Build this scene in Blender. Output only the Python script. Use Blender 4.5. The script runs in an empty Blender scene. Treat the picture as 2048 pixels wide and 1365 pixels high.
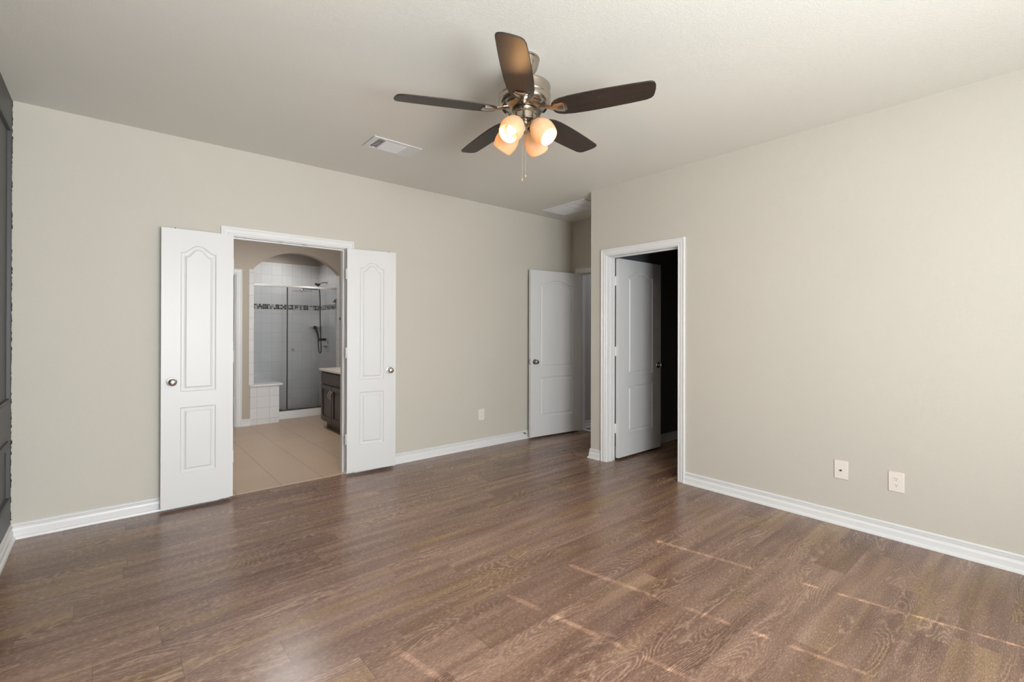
import bpy, bmesh, math, random
from mathutils import Vector, Matrix

scene = bpy.context.scene
col = scene.collection
PI = math.pi
R = math.radians
random.seed(7)

# ------------------------------------------------------------------ camera
cam_d = bpy.data.cameras.new('camera')
cam_d.sensor_width = 36.0
cam_d.sensor_fit = 'HORIZONTAL'
cam_d.lens = 946.495 / 2048 * 36.0
cam_d.shift_y = -(682.5 - 658.364) / 2048
cam_d.clip_start = 0.02
cam = bpy.data.objects.new('camera', cam_d)
col.objects.link(cam)
def cam_axes(yaw, pitch, roll):
    f = Vector((math.sin(yaw) * math.cos(pitch), math.cos(yaw) * math.cos(pitch), math.sin(pitch)))
    r = Vector((math.cos(yaw), -math.sin(yaw), 0.0))
    u = r.cross(f)
    return r * math.cos(roll) + u * math.sin(roll), u * math.cos(roll) - r * math.sin(roll), f
_r, _u, _f = cam_axes(0.704738, 0.0021095, 0.00223744)
cam.matrix_world = Matrix(((_r.x, _u.x, -_f.x, 0.0), (_r.y, _u.y, -_f.y, 0.0), (_r.z, _u.z, -_f.z, 1.31), (0, 0, 0, 1)))
scene.camera = cam

# ------------------------------------------------------------------ world, view, lights
scene.view_settings.view_transform = 'Standard'
scene.view_settings.look = 'None'
scene.view_settings.exposure = 0.0
scene.view_settings.gamma = 1.0
scene.view_settings.use_curve_mapping = False
world = bpy.data.worlds.new('world')
scene.world = world
world.use_nodes = True
world.node_tree.nodes['Background'].inputs[0].default_value = (0.75, 0.85, 1.0, 1)
world.node_tree.nodes['Background'].inputs[1].default_value = 0.8

def area_light(name, loc, direction, sx, sy, power, color=(1, 1, 1), spread=PI):
    l = bpy.data.lights.new(name, 'AREA')
    l.shape = 'RECTANGLE'; l.size = sx; l.size_y = sy; l.energy = power; l.color = color
    l.spread = spread
    o = bpy.data.objects.new(name, l); col.objects.link(o)
    o.location = loc
    o.rotation_euler = Vector(direction).to_track_quat('-Z', 'Y').to_euler()
    return o
# window daylight from behind the camera; the first window is added for light
DAY = (0.95, 0.985, 1.0)
area_light('window_daylight', (0.50, -1.52, 1.45), (0.0, 1, 0.26), 1.1, 1.6, 238, DAY)  # added window, brightens the dim left side
area_light('window_daylight', (1.76, -1.52, 1.45), (0.0, 1, 0.26), 1.1, 1.6, 52, DAY)
area_light('window_daylight', (2.98, -1.52, 1.45), (0.0, 1, 0.26), 1.1, 1.6, 3, DAY)
# low sun on the closed blinds: only its cord-hole dashes reach the floor
sun = bpy.data.lights.new('sun', 'SUN'); sun.energy = 38.0; sun.angle = R(0.53); sun.color = (1, 0.93, 0.82)
sun_o = bpy.data.objects.new('sun', sun); col.objects.link(sun_o)
sun_o.rotation_euler = Vector((-0.19, 1.0, -0.64)).to_track_quat('-Z', 'Y').to_euler()
# unseen fill lamps added to brighten the bathroom, shower and hall
area_light('bathroom_fill', (1.5, 5.5, 2.70), (0, 0.1, -1), 0.5, 0.5, 27, (1.0, 0.985, 0.96))
area_light('shower_fill', (2.0, 7.8, 2.70), (0, 0, -1), 0.25, 0.25, 3.6, (1.0, 0.98, 0.95), R(130))
area_light('hall_fill', (6.3, 3.7, 2.5), (-0.6, 0, -1), 0.5, 0.5, 12, (0.93, 0.95, 1.0))

# ------------------------------------------------------------------ materials
def mat(name, base, rough=0.5, metal=0.0, spec=0.5):
    m = bpy.data.materials.new(name); m.use_nodes = True
    b = m.node_tree.nodes['Principled BSDF']
    b.inputs['Base Color'].default_value = (*base, 1)
    b.inputs['Roughness'].default_value = rough
    b.inputs['Metallic'].default_value = metal
    b.inputs['Specular IOR Level'].default_value = spec
    return m
def nd(m, t, **kw):
    n = m.node_tree.nodes.new(t)
    for k, v in kw.items(): setattr(n, k, v)
    return n
def lk(m, a, b): m.node_tree.links.new(a, b)
def pos(m): return nd(m, 'ShaderNodeNewGeometry').outputs['Position']
def math_n(m, op, a, b=None, c=None):
    n = nd(m, 'ShaderNodeMath', operation=op)
    for i, v in enumerate((a, b, c)):
        if v is None: continue
        if isinstance(v, (int, float)): n.inputs[i].default_value = v
        else: lk(m, v, n.inputs[i])
    return n.outputs[0]
def bump(m, height, strength, dist):
    b = nd(m, 'ShaderNodeBump'); b.inputs['Strength'].default_value = strength
    b.inputs['Distance'].default_value = dist
    lk(m, height, b.inputs['Height'])
    lk(m, b.outputs[0], m.node_tree.nodes['Principled BSDF'].inputs['Normal'])
def paint(name, base, rough=0.6, scale=140, strength=0.22, vary=0.03):
    m = mat(name, base, rough, spec=0.25)
    P = pos(m)
    n = nd(m, 'ShaderNodeTexNoise'); n.inputs['Scale'].default_value = scale; n.inputs['Detail'].default_value = 2.0
    n.inputs['Roughness'].default_value = 0.5
    lk(m, P, n.inputs['Vector'])
    r = nd(m, 'ShaderNodeValToRGB'); r.color_ramp.elements[0].position = 0.36; r.color_ramp.elements[1].position = 0.62
    lk(m, n.outputs[0], r.inputs[0])
    bump(m, r.outputs[0], strength, 0.002)
    n2 = nd(m, 'ShaderNodeTexNoise'); n2.inputs['Scale'].default_value = 1.3; n2.inputs['Detail'].default_value = 3
    lk(m, P, n2.inputs['Vector'])
    mx = nd(m, 'ShaderNodeMix', data_type='RGBA')
    mx.inputs['A'].default_value = (*[c * (1 - vary) for c in base], 1)
    mx.inputs['B'].default_value = (*[min(1, c * (1 + vary)) for c in base], 1)
    lk(m, n2.outputs[0], mx.inputs['Factor'])
    lk(m, mx.outputs['Result'], m.node_tree.nodes['Principled BSDF'].inputs['Base Color'])
    return m

M = {}
M['wall'] = paint('beige wall paint', (0.566, 0.539, 0.479))
M['ceiling'] = paint('ceiling paint', (0.75, 0.738, 0.683), scale=140, strength=0.22)
M['bath_wall'] = paint('bathroom taupe paint', (0.47, 0.415, 0.355))
M['dark_wall'] = paint('charcoal accent paint', (0.075, 0.078, 0.082), rough=0.45, strength=0.15)
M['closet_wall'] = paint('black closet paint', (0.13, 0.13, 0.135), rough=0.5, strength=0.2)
M['hall_wall'] = paint('hall grey paint', (0.50, 0.49, 0.49))
M['trim'] = mat('white trim paint', (0.74, 0.745, 0.75), 0.34)
M['door'] = mat('white door paint', (0.68, 0.685, 0.69), 0.40)
M['nickel'] = mat('satin nickel', (0.62, 0.60, 0.57), 0.24, 1.0)
M['dark_nickel'] = mat('dark satin nickel', (0.45, 0.44, 0.43), 0.2, 1.0)
M['brushed'] = mat('brushed nickel', (0.44, 0.39, 0.33), 0.23, 1.0)
M['chrome'] = mat('chrome', (0.75, 0.75, 0.76), 0.12, 1.0)
M['rail'] = mat('polished aluminium', (0.90, 0.90, 0.90), 0.32, 1.0)
M['black'] = mat('black plastic', (0.012, 0.012, 0.013), 0.35)
M['darkgap'] = mat('dark duct', (0.01, 0.01, 0.011), 0.8)
M['plate'] = mat('almond plastic', (0.78, 0.72, 0.67), 0.35)
M['white_metal'] = mat('white enamel', (0.74, 0.74, 0.76), 0.4)
M['grey_frame'] = mat('grey aluminium post', (0.10, 0.10, 0.105), 0.35, 0.6)
M['espresso'] = mat('espresso wood', (0.050, 0.032, 0.026), 0.38)
M['marble'] = mat('cream cultured marble', (0.72, 0.66, 0.58), 0.2)
M['solid_white'] = mat('white solid surface', (0.78, 0.78, 0.79), 0.22)
M['threshold'] = mat('stone threshold', (0.55, 0.46, 0.37), 0.4)
M['blind'] = mat('white blind', (0.8, 0.79, 0.76), 0.5)
M['chain'] = mat('beaded chain', (0.6, 0.55, 0.48), 0.3, 1.0)

# gouged edge of the dark paint where it meets the beige wall
def add_paint_edge(m, x0):
    t = m.node_tree; b = t.nodes['Principled BSDF']
    src = b.inputs['Base Color'].links[0].from_socket
    P = pos(m); s = nd(m, 'ShaderNodeSeparateXYZ'); lk(m, P, s.inputs[0])
    n = nd(m, 'ShaderNodeTexNoise'); n.inputs['Scale'].default_value = 38; n.inputs['Detail'].default_value = 4
    lk(m, P, n.inputs['Vector'])
    k = math_n(m, 'MULTIPLY_ADD', n.outputs[0], 0.022, x0 - 0.0095)
    f = math_n(m, 'LESS_THAN', s.outputs[0], k)
    y = math_n(m, 'GREATER_THAN', s.outputs[1], 3.9)
    f2 = math_n(m, 'MULTIPLY', f, y)
    mx = nd(m, 'ShaderNodeMix', data_type='RGBA')
    lk(m, f2, mx.inputs['Factor']); lk(m, src, mx.inputs['A']); mx.inputs['B'].default_value = (0.02, 0.02, 0.02, 1)
    lk(m, mx.outputs['Result'], b.inputs['Base Color'])
M['wall_back'] = paint('beige wall paint back', (0.566, 0.539, 0.479))
add_paint_edge(M['wall_back'], -0.465)

def wood_floor():
    m = mat('oak plank floor', (0.2, 0.15, 0.12), 0.33, spec=0.5)
    b = m.node_tree.nodes['Principled BSDF']
    P = pos(m); s = nd(m, 'ShaderNodeSeparateXYZ'); lk(m, P, s.inputs[0])
    X, Y = s.outputs[0], s.outputs[1]
    W, L = 0.152, 1.22
    yr = math_n(m, 'DIVIDE', math_n(m, 'ADD', Y, 10.015), W)
    row = math_n(m, 'FLOOR', yr); yf = math_n(m, 'SUBTRACT', yr, row)
    wn = nd(m, 'ShaderNodeTexWhiteNoise', noise_dimensions='1D'); lk(m, row, wn.inputs['W'])
    xs = math_n(m, 'ADD', math_n(m, 'DIVIDE', math_n(m, 'ADD', X, 20.0), L), wn.outputs['Value'])
    cl = math_n(m, 'FLOOR', xs); xf = math_n(m, 'SUBTRACT', xs, cl)
    cv = nd(m, 'ShaderNodeCombineXYZ'); lk(m, row, cv.inputs[0]); lk(m, cl, cv.inputs[1])
    wn2 = nd(m, 'ShaderNodeTexWhiteNoise', noise_dimensions='2D'); lk(m, cv.outputs[0], wn2.inputs['Vector'])
    pid = wn2.outputs['Value']
    sep = nd(m, 'ShaderNodeSeparateColor'); lk(m, wn2.outputs['Color'], sep.inputs[0])
    # per plank coordinates, stretched along the plank
    gx = math_n(m, 'MULTIPLY_ADD', pid, 37.0, X)
    gy = math_n(m, 'MULTIPLY_ADD', sep.outputs[1], 51.0, Y)
    def vec(ax, ay):
        c = nd(m, 'ShaderNodeCombineXYZ')
        lk(m, math_n(m, 'MULTIPLY', gx, ax), c.inputs[0]); lk(m, math_n(m, 'MULTIPLY', gy, ay), c.inputs[1])
        return c.outputs[0]
    # cathedral rings: contour bands of a stretched noise field
    n1 = nd(m, 'ShaderNodeTexNoise'); n1.inputs['Scale'].default_value = 1.0; n1.inputs['Detail'].default_value = 1.5
    n1.inputs['Distortion'].default_value = 0.35
    lk(m, vec(1.25, 6.5), n1.inputs['Vector'])
    nj = nd(m, 'ShaderNodeTexNoise'); nj.inputs['Scale'].default_value = 1.0; nj.inputs['Detail'].default_value = 2.0
    lk(m, vec(11.0, 40.0), nj.inputs['Vector'])
    fld = math_n(m, 'ADD', math_n(m, 'MULTIPLY', n1.outputs[0], 30.0), math_n(m, 'MULTIPLY', nj.outputs[0], 1.3))
    rings = math_n(m, 'MULTIPLY_ADD', math_n(m, 'SINE', math_n(m, 'MULTIPLY', fld, 6.2832)), 0.5, 0.5)
    rings = math_n(m, 'POWER', rings, 2.4)
    # strength of the rings differs over the planks
    na = nd(m, 'ShaderNodeTexNoise'); na.inputs['Scale'].default_value = 1.0; na.inputs['Detail'].default_value = 1.0
    lk(m, vec(1.1, 5.0), na.inputs['Vector'])
    mr = nd(m, 'ShaderNodeMapRange'); mr.inputs['From Min'].default_value = 0.42; mr.inputs['From Max'].default_value = 0.66
    lk(m, na.outputs[0], mr.inputs['Value'])
    ringa = math_n(m, 'MULTIPLY', rings, mr.outputs[0])
    # fine pores and streaks
    n2 = nd(m, 'ShaderNodeTexNoise'); n2.inputs['Scale'].default_value = 1.0; n2.inputs['Detail'].default_value = 5; n2.inputs['Roughness'].default_value = 0.7
    lk(m, vec(48.0, 300.0), n2.inputs['Vector'])
    n3 = nd(m, 'ShaderNodeTexNoise'); n3.inputs['Scale'].default_value = 1.0; n3.inputs['Detail'].default_value = 3
    lk(m, vec(1.6, 17.0), n3.inputs['Vector'])
    ramp = nd(m, 'ShaderNodeValToRGB')
    e = ramp.color_ramp.elements
    e[0].position = 0.0; e[0].color = (0.100, 0.055, 0.037, 1)
    e[1].position = 1.0; e[1].color = (0.430, 0.297, 0.216, 1)
    for p_, c_ in ((0.35, (0.192, 0.114, 0.082, 1)), (0.65, (0.278, 0.176, 0.130, 1))):
        k = e.new(p_); k.color = c_
    t = math_n(m, 'ADD', math_n(m, 'MULTIPLY_ADD', n3.outputs[0], 1.1, -0.14), math_n(m, 'MULTIPLY', sep.outputs[0], 0.30))
    t = math_n(m, 'ADD', t, math_n(m, 'MULTIPLY_ADD', n2.outputs[0], 2.0, -1.14))
    t = math_n(m, 'ADD', t, math_n(m, 'MULTIPLY_ADD', ringa, 0.48, math_n(m, 'MULTIPLY', mr.outputs[0], -0.16)))
    lk(m, t, ramp.inputs[0])
    # some planks and bands are more olive than rose
    hue = nd(m, 'ShaderNodeMix', data_type='RGBA', blend_type='MULTIPLY')
    n4 = nd(m, 'ShaderNodeTexNoise'); n4.inputs['Scale'].default_value = 1.0; n4.inputs['Detail'].default_value = 1
    lk(m, vec(0.7, 5.5), n4.inputs['Vector'])
    mr2 = nd(m, 'ShaderNodeMapRange'); mr2.inputs['From Min'].default_value = 0.5; mr2.inputs['From Max'].default_value = 0.68
    lk(m, n4.outputs[0], mr2.inputs['Value'])
    lk(m, mr2.outputs[0], hue.inputs['Factor'])
    lk(m, ramp.outputs[0], hue.inputs['A']); hue.inputs['B'].default_value = (1.12, 1.16, 0.88, 1)
    # joints
    j1 = math_n(m, 'LESS_THAN', yf, 0.010)
    j2 = math_n(m, 'LESS_THAN', xf, 0.0016)
    j = math_n(m, 'MAXIMUM', math_n(m, 'MULTIPLY', j1, 0.35), math_n(m, 'MULTIPLY', j2, 0.6))
    fin = nd(m, 'ShaderNodeMix', data_type='RGBA'); lk(m, j, fin.inputs['Factor'])
    lk(m, hue.outputs['Result'], fin.inputs['A']); fin.inputs['B'].default_value = (0.05, 0.032, 0.025, 1)
    lk(m, fin.outputs['Result'], b.inputs['Base Color'])
    rr = math_n(m, 'MULTIPLY_ADD', n2.outputs[0], 0.14, 0.19)
    lk(m, rr, b.inputs['Roughness'])
    hgt = math_n(m, 'SUBTRACT', math_n(m, 'MULTIPLY_ADD', n2.outputs[0], 0.5, math_n(m, 'MULTIPLY', ringa, 0.3)), math_n(m, 'MULTIPLY', j, 1.5))
    bump(m, hgt, 0.12, 0.001)
    return m
M['floor'] = wood_floor()

def tile_mat(name, base, grout, sx, sy, ox, oy, gw, axes, rough=0.2, band=None, streak=False, cross=1.0):
    """square tiles laid on the world grid; axes picks the two coordinates used"""
    m = mat(name, base, rough)
    b = m.node_tree.nodes['Principled BSDF']
    P = pos(m); s = nd(m, 'ShaderNodeSeparateXYZ'); lk(m, P, s.inputs[0])
    U = s.outputs['XYZ'.index(axes[0])]; V = s.outputs['XYZ'.index(axes[1])]
    def cell(c, o, size):
        q = math_n(m, 'DIVIDE', math_n(m, 'ADD', c, 50 * size - o), size)
        f = math_n(m, 'FLOOR', q); return f, math_n(m, 'SUBTRACT', q, f)
    cu, fu = cell(U, ox, sx); cv, fv = cell(V, oy, sy)
    g = math_n(m, 'MAXIMUM', math_n(m, 'LESS_THAN', fu, gw / sx), math_n(m, 'MULTIPLY', math_n(m, 'LESS_THAN', fv, gw / sy), cross))
    c = nd(m, 'ShaderNodeCombineXYZ'); lk(m, cu, c.inputs[0]); lk(m, cv, c.inputs[1])
    wn = nd(m, 'ShaderNodeTexWhiteNoise', noise_dimensions='2D'); lk(m, c.outputs[0], wn.inputs['Vector'])
    k = math_n(m, 'MULTIPLY_ADD', wn.outputs['Value'], 0.06, 0.97)
    if streak:
        mp = nd(m, 'ShaderNodeMapping'); mp.inputs['Scale'].default_value = (2.5, 60, 1); lk(m, P, mp.inputs[0])
        n = nd(m, 'ShaderNodeTexNoise'); n.inputs['Scale'].default_value = 1; n.inputs['Detail'].default_value = 3; lk(m, mp.outputs[0], n.inputs['Vector'])
        k = math_n(m, 'MULTIPLY', k, math_n(m, 'MULTIPLY_ADD', n.outputs[0], 0.24, 0.88))
    v = nd(m, 'ShaderNodeVectorMath', operation='SCALE'); v.inputs[0].default_value = base; lk(m, k, v.inputs['Scale'])
    mx = nd(m, 'ShaderNodeMix', data_type='RGBA'); lk(m, g, mx.inputs['Factor'])
    lk(m, v.outputs[0], mx.inputs['A']); mx.inputs['B'].default_value = (*grout, 1)
    out = mx.outputs['Result']
    if band:
        z0, z1, ms = band
        mu, fmu = cell(U, 0.0, ms); mv, fmv = cell(V, z0, ms)
        mg = math_n(m, 'MAXIMUM', math_n(m, 'LESS_THAN', fmu, 0.12), math_n(m, 'LESS_THAN', fmv, 0.12))
        cc = nd(m, 'ShaderNodeCombineXYZ'); lk(m, mu, cc.inputs[0]); lk(m, mv, cc.inputs[1])
        w2 = nd(m, 'ShaderNodeTexWhiteNoise', noise_dimensions='2D'); lk(m, cc.outputs[0], w2.inputs['Vector'])
        rp = nd(m, 'ShaderNodeValToRGB'); rp.color_ramp.interpolation = 'CONSTANT'
        e = rp.color_ramp.elements; e[0].color = (0.012, 0.012, 0.013, 1); e[1].position = 0.36; e[1].color = (0.10, 0.10, 0.10, 1)
        q = e.new(0.55); q.color = (0.32, 0.31, 0.30, 1); q = e.new(0.75); q.color = (0.62, 0.61, 0.60, 1)
        lk(m, w2.outputs['Value'], rp.inputs[0])
        m2 = nd(m, 'ShaderNodeMix', data_type='RGBA'); lk(m, mg, m2.inputs['Factor']); lk(m, rp.outputs[0], m2.inputs['A']); m2.inputs['B'].default_value = (0.6, 0.6, 0.59, 1)
        inb = math_n(m, 'MULTIPLY', math_n(m, 'GREATER_THAN', V, z0), math_n(m, 'LESS_THAN', V, z1))
        m3 = nd(m, 'ShaderNodeMix', data_type='RGBA'); lk(m, inb, m3.inputs['Factor']); lk(m, out, m3.inputs['A']); lk(m, m2.outputs['Result'], m3.inputs['B'])
        out = m3.outputs['Result']
    lk(m, out, b.inputs['Base Color'])
    bump(m, math_n(m, 'SUBTRACT', 1.0, g), 0.35, 0.001)
    return m
T = 0.1545
M['tile_xz'] = tile_mat('white shower tile facing the room', (0.78, 0.78, 0.785), (0.62, 0.62, 0.62), T, T, 1.51, 0.02, 0.004, 'XZ', 0.16, band=(1.632, 1.712, 0.0267))
M['tile_yz'] = tile_mat('white shower tile on the side', (0.78, 0.78, 0.785), (0.62, 0.62, 0.62), T, T, 7.33, 0.02, 0.004, 'YZ', 0.16, band=(1.632, 1.712, 0.0267))
M['tile_bench'] = tile_mat('white bench tile', (0.72, 0.72, 0.725), (0.48, 0.48, 0.49), T, T, 1.54, 0.075, 0.004, 'XZ', 0.2)
M['tile_floor'] = tile_mat('tan floor tile', (0.50, 0.375, 0.27), (0.22, 0.16, 0.12), 0.3375, 0.3345, 1.10, 4.65, 0.005, 'XY', 0.35, streak=True, cross=0.3)
M['tile_hall'] = tile_mat('pale hall tile', (0.5, 0.49, 0.47), (0.4, 0.4, 0.4), 0.33, 0.33, 0.1, 0.1, 0.005, 'XY', 0.35)

def fan_wood():
    m = mat('dark blade veneer', (0.030, 0.022, 0.018), 0.44, spec=0.45)
    b = m.node_tree.nodes['Principled BSDF']
    tc = nd(m, 'ShaderNodeTexCoord')
    mp = nd(m, 'ShaderNodeMapping'); mp.inputs['Scale'].default_value = (4, 90, 10); lk(m, tc.outputs['Object'], mp.inputs[0])
    n = nd(m, 'ShaderNodeTexNoise'); n.inputs['Scale'].default_value = 1.0; n.inputs['Detail'].default_value = 4; lk(m, mp.outputs[0], n.inputs['Vector'])
    r = nd(m, 'ShaderNodeValToRGB'); r.color_ramp.elements[0].color = (0.014, 0.010, 0.008, 1); r.color_ramp.elements[1].color = (0.045, 0.032, 0.025, 1)
    lk(m, n.outputs[0], r.inputs[0])
    # pale dust specks
    d = nd(m, 'ShaderNodeTexNoise'); d.inputs['Scale'].default_value = 170; d.inputs['Detail'].default_value = 2; lk(m, tc.outputs['Object'], d.inputs['Vector'])
    d2 = nd(m, 'ShaderNodeTexNoise'); d2.inputs['Scale'].default_value = 9; lk(m, tc.outputs['Object'], d2.inputs['Vector'])
    sp = math_n(m, 'GREATER_THAN', math_n(m, 'MULTIPLY_ADD', d2.outputs[0], 0.35, d.outputs[0]), 0.905)
    mx = nd(m, 'ShaderNodeMix', data_type='RGBA'); lk(m, sp, mx.inputs['Factor']); lk(m, r.outputs[0], mx.inputs['A']); mx.inputs['B'].default_value = (0.22, 0.19, 0.16, 1)
    lk(m, mx.outputs['Result'], b.inputs['Base Color'])
    return m
M['blade'] = fan_wood()

def glass_mat():
    m = bpy.data.materials.new('shower glass'); m.use_nodes = True
    t = m.node_tree; t.nodes.clear()
    o = nd(m, 'ShaderNodeOutputMaterial'); tr = nd(m, 'ShaderNodeBsdfTransparent'); gl = nd(m, 'ShaderNodeBsdfGlossy')
    tr.inputs[0].default_value = (0.90, 0.91, 0.92, 1); gl.inputs['Roughness'].default_value = 0.02
    fr = nd(m, 'ShaderNodeFresnel'); fr.inputs[0].default_value = 1.45
    mx = nd(m, 'ShaderNodeMixShader'); lk(m, fr.outputs[0], mx.inputs[0]); lk(m, tr.outputs[0], mx.inputs[1]); lk(m, gl.outputs[0], mx.inputs[2])
    lk(m, mx.outputs[0], o.inputs[0]); return m
M['glass'] = glass_mat()

def shade_mat():
    m = bpy.data.materials.new('lit opal glass'); m.use_nodes = True
    t = m.node_tree; t.nodes.clear()
    o = nd(m, 'ShaderNodeOutputMaterial')
    tl = nd(m, 'ShaderNodeBsdfTranslucent'); tl.inputs[0].default_value = (0.68, 0.52, 0.34, 1)
    df = nd(m, 'ShaderNodeBsdfDiffuse'); df.inputs[0].default_value = (0.66, 0.56, 0.42, 1)
    gl = nd(m, 'ShaderNodeBsdfGlossy'); gl.inputs['Roughness'].default_value = 0.25; gl.inputs[0].default_value = (1, 1, 1, 1)
    em = nd(m, 'ShaderNodeEmission'); em.inputs[0].default_value = (1.0, 0.70, 0.40, 1); em.inputs[1].default_value = 0.10
    a = nd(m, 'ShaderNodeMixShader'); a.inputs[0].default_value = 0.45; lk(m, tl.outputs[0], a.inputs[1]); lk(m, df.outputs[0], a.inputs[2])
    b = nd(m, 'ShaderNodeMixShader'); b.inputs[0].default_value = 0.05; lk(m, a.outputs[0], b.inputs[1]); lk(m, gl.outputs[0], b.inputs[2])
    c = nd(m, 'ShaderNodeAddShader'); lk(m, b.outputs[0], c.inputs[0]); lk(m, em.outputs[0], c.inputs[1])
    lk(m, c.outputs[0], o.inputs[0]); return m
M['shade'] = shade_mat()
def emis(name, c, s):
    m = bpy.data.materials.new(name); m.use_nodes = True
    b = m.node_tree.nodes['Principled BSDF']; b.inputs['Base Color'].default_value = (*c, 1)
    b.inputs['Emission Color'].default_value = (*c, 1); b.inputs['Emission Strength'].default_value = s
    return m
M['bulb'] = emis('glowing bulb', (1.0, 0.90, 0.74), 3.0)
M['vanity_bulb'] = emis('glowing vanity shade', (1.0, 0.97, 0.92), 12.0)

# ------------------------------------------------------------------ mesh helpers
class MB:
    def __init__(s): s.v = []; s.f = []
    def add(s, vs, fs, mx=None):
        o = len(s.v)
        s.v += [tuple(mx @ Vector(v)) if mx else tuple(v) for v in vs]
        s.f += [tuple(i + o for i in f) for f in fs]
    def box(s, x0, x1, y0, y1, z0, z1, mx=None):
        vs = [(x, y, z) for x in (x0, x1) for y in (y0, y1) for z in (z0, z1)]
        s.add(vs, [(0, 1, 3, 2), (4, 6, 7, 5), (0, 4, 5, 1), (2, 3, 7, 6), (0, 2, 6, 4), (1, 5, 7, 3)], mx)
    def prism(s, poly, fn, d0, d1):
        """poly: 2D points; fn(a, b, d) gives the 3D point"""
        n = len(poly)
        vs = [fn(a, b, d0) for a, b in poly] + [fn(a, b, d1) for a, b in poly]
        fs = [tuple(range(n - 1, -1, -1)), tuple(range(n, 2 * n))] + [(i, (i + 1) % n, n + (i + 1) % n, n + i) for i in range(n)]
        s.add(vs, fs)
    def lathe(s, prof, n=32, mx=None, closed=False):
        """prof: (radius, z) along the local z axis"""
        vs = []; fs = []
        for r, z in prof:
            vs += [(r * math.cos(2 * PI * k / n), r * math.sin(2 * PI * k / n), z) for k in range(n)]
        m_ = len(prof)
        for i in range(m_ - 1 if not closed else m_):
            j = (i + 1) % m_
            for k in range(n):
                fs.append((i * n + k, i * n + (k + 1) % n, j * n + (k + 1) % n, j * n + k))
        s.add(vs, fs, mx)
        if not closed:
            o = len(s.v) - len(vs)
            if prof[0][0] > 1e-6: s.f.append(tuple(o + k for k in range(n)))
            if prof[-1][0] > 1e-6: s.f.append(tuple(o + (m_ - 1) * n + k for k in range(n)))
    def tube(s, pts, r, n=10, mx=None):
        pts = [Vector(p) for p in pts]
        rs = r if isinstance(r, (list, tuple)) else [r] * len(pts)
        vs = []; fs = []; up = None
        for i, p in enumerate(pts):
            d = (pts[min(i + 1, len(pts) - 1)] - pts[max(i - 1, 0)]).normalized()
            if up is None: up = d.orthogonal().normalized()
            up = (up - d * up.dot(d)).normalized(); w = d.cross(up)
            vs += [tuple(p + (up * math.cos(2 * PI * k / n) + w * math.sin(2 * PI * k / n)) * rs[i]) for k in range(n)]
        for i in range(len(pts) - 1):
            for k in range(n): fs.append((i * n + k, i * n + (k + 1) % n, (i + 1) * n + (k + 1) % n, (i + 1) * n + k))
        fs.append(tuple(range(n))); fs.append(tuple((len(pts) - 1) * n + k for k in range(n)))
        s.add(vs, fs, mx)
    def sweep(s, prof, path, fn=None):
        """prof: closed list of (a, d); path: list of functions (a, d) -> 3D point"""
        n = len(prof); vs = []; fs = []
        for pf in path: vs += [pf(a, d) for a, d in prof]
        for i in range(len(path) - 1):
            for k in range(n): fs.append((i * n + k, i * n + (k + 1) % n, (i + 1) * n + (k + 1) % n, (i + 1) * n + k))
        fs.append(tuple(range(n))); fs.append(tuple((len(path) - 1) * n + k for k in range(n)))
        s.add(vs, fs)
    def build(s, name, m, parent=None, loc=(0, 0, 0), bevel=0.0, smooth=35, segs=2):
        me = bpy.data.meshes.new(name)
        me.from_pydata(s.v, [], s.f); me.validate()
        bm = bmesh.new(); bm.from_mesh(me)
        bmesh.ops.remove_doubles(bm, verts=bm.verts, dist=1e-6)
        bmesh.ops.recalc_face_normals(bm, faces=bm.faces)
        bm.to_mesh(me); bm.free()
        if smooth:
            for p in me.polygons: p.use_smooth = True
            me.set_sharp_from_angle(angle=R(smooth))
        me.materials.append(m)
        o = bpy.data.objects.new(name, me); col.objects.link(o)
        if parent: o.parent = parent
        o.location = loc
        if bevel:
            b = o.modifiers.new('bevel', 'BEVEL'); b.width = bevel; b.segments = segs; b.limit_method = 'ANGLE'; b.angle_limit = R(40)
        return o
def tag(o, label, cat=None, group=None, kind=None):
    o['label'] = label
    if cat: o['category'] = cat
    if group: o['group'] = group
    if kind: o['kind'] = kind
    return o
def empty(name, loc, rz=0.0):
    o = bpy.data.objects.new(name, None); col.objects.link(o)
    o.location = loc; o.rotation_euler = (0, 0, rz); o.empty_display_size = 0.1
    return o
def struct(mb, name, m, label, cat, **kw):
    return tag(mb.build(name, m, **kw), label, cat, kind='structure')
def copy_tree(o, parent=None):
    c = o.copy(); col.objects.link(c)
    if parent: c.parent = parent
    for ch in list(o.children): copy_tree(ch, c)
    return c

H = 2.731                       # ceiling height
YA = 4.255                      # face of the back wall
XB = 3.765                      # face of the right wall
XL = -0.465                     # face of the dark left wall
XN = 4.657                      # end of the entry nook
YR = -1.60                      # wall behind the camera

# ------------------------------------------------------------------ room shell
b = MB(); b.box(XL - .12, 6.1, YR - .12, YA + 0.005, -0.06, 0.0)
struct(b, 'floor', M['floor'], 'brown oak plank floor with pale cathedral grain', 'floor', smooth=0)
b = MB(); b.box(XL - .12, 6.1, YR - .12, YA + .12, H, H + .1)
struct(b, 'ceiling', M['ceiling'], 'textured beige ceiling above the empty bedroom', 'ceiling', smooth=0)

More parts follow.
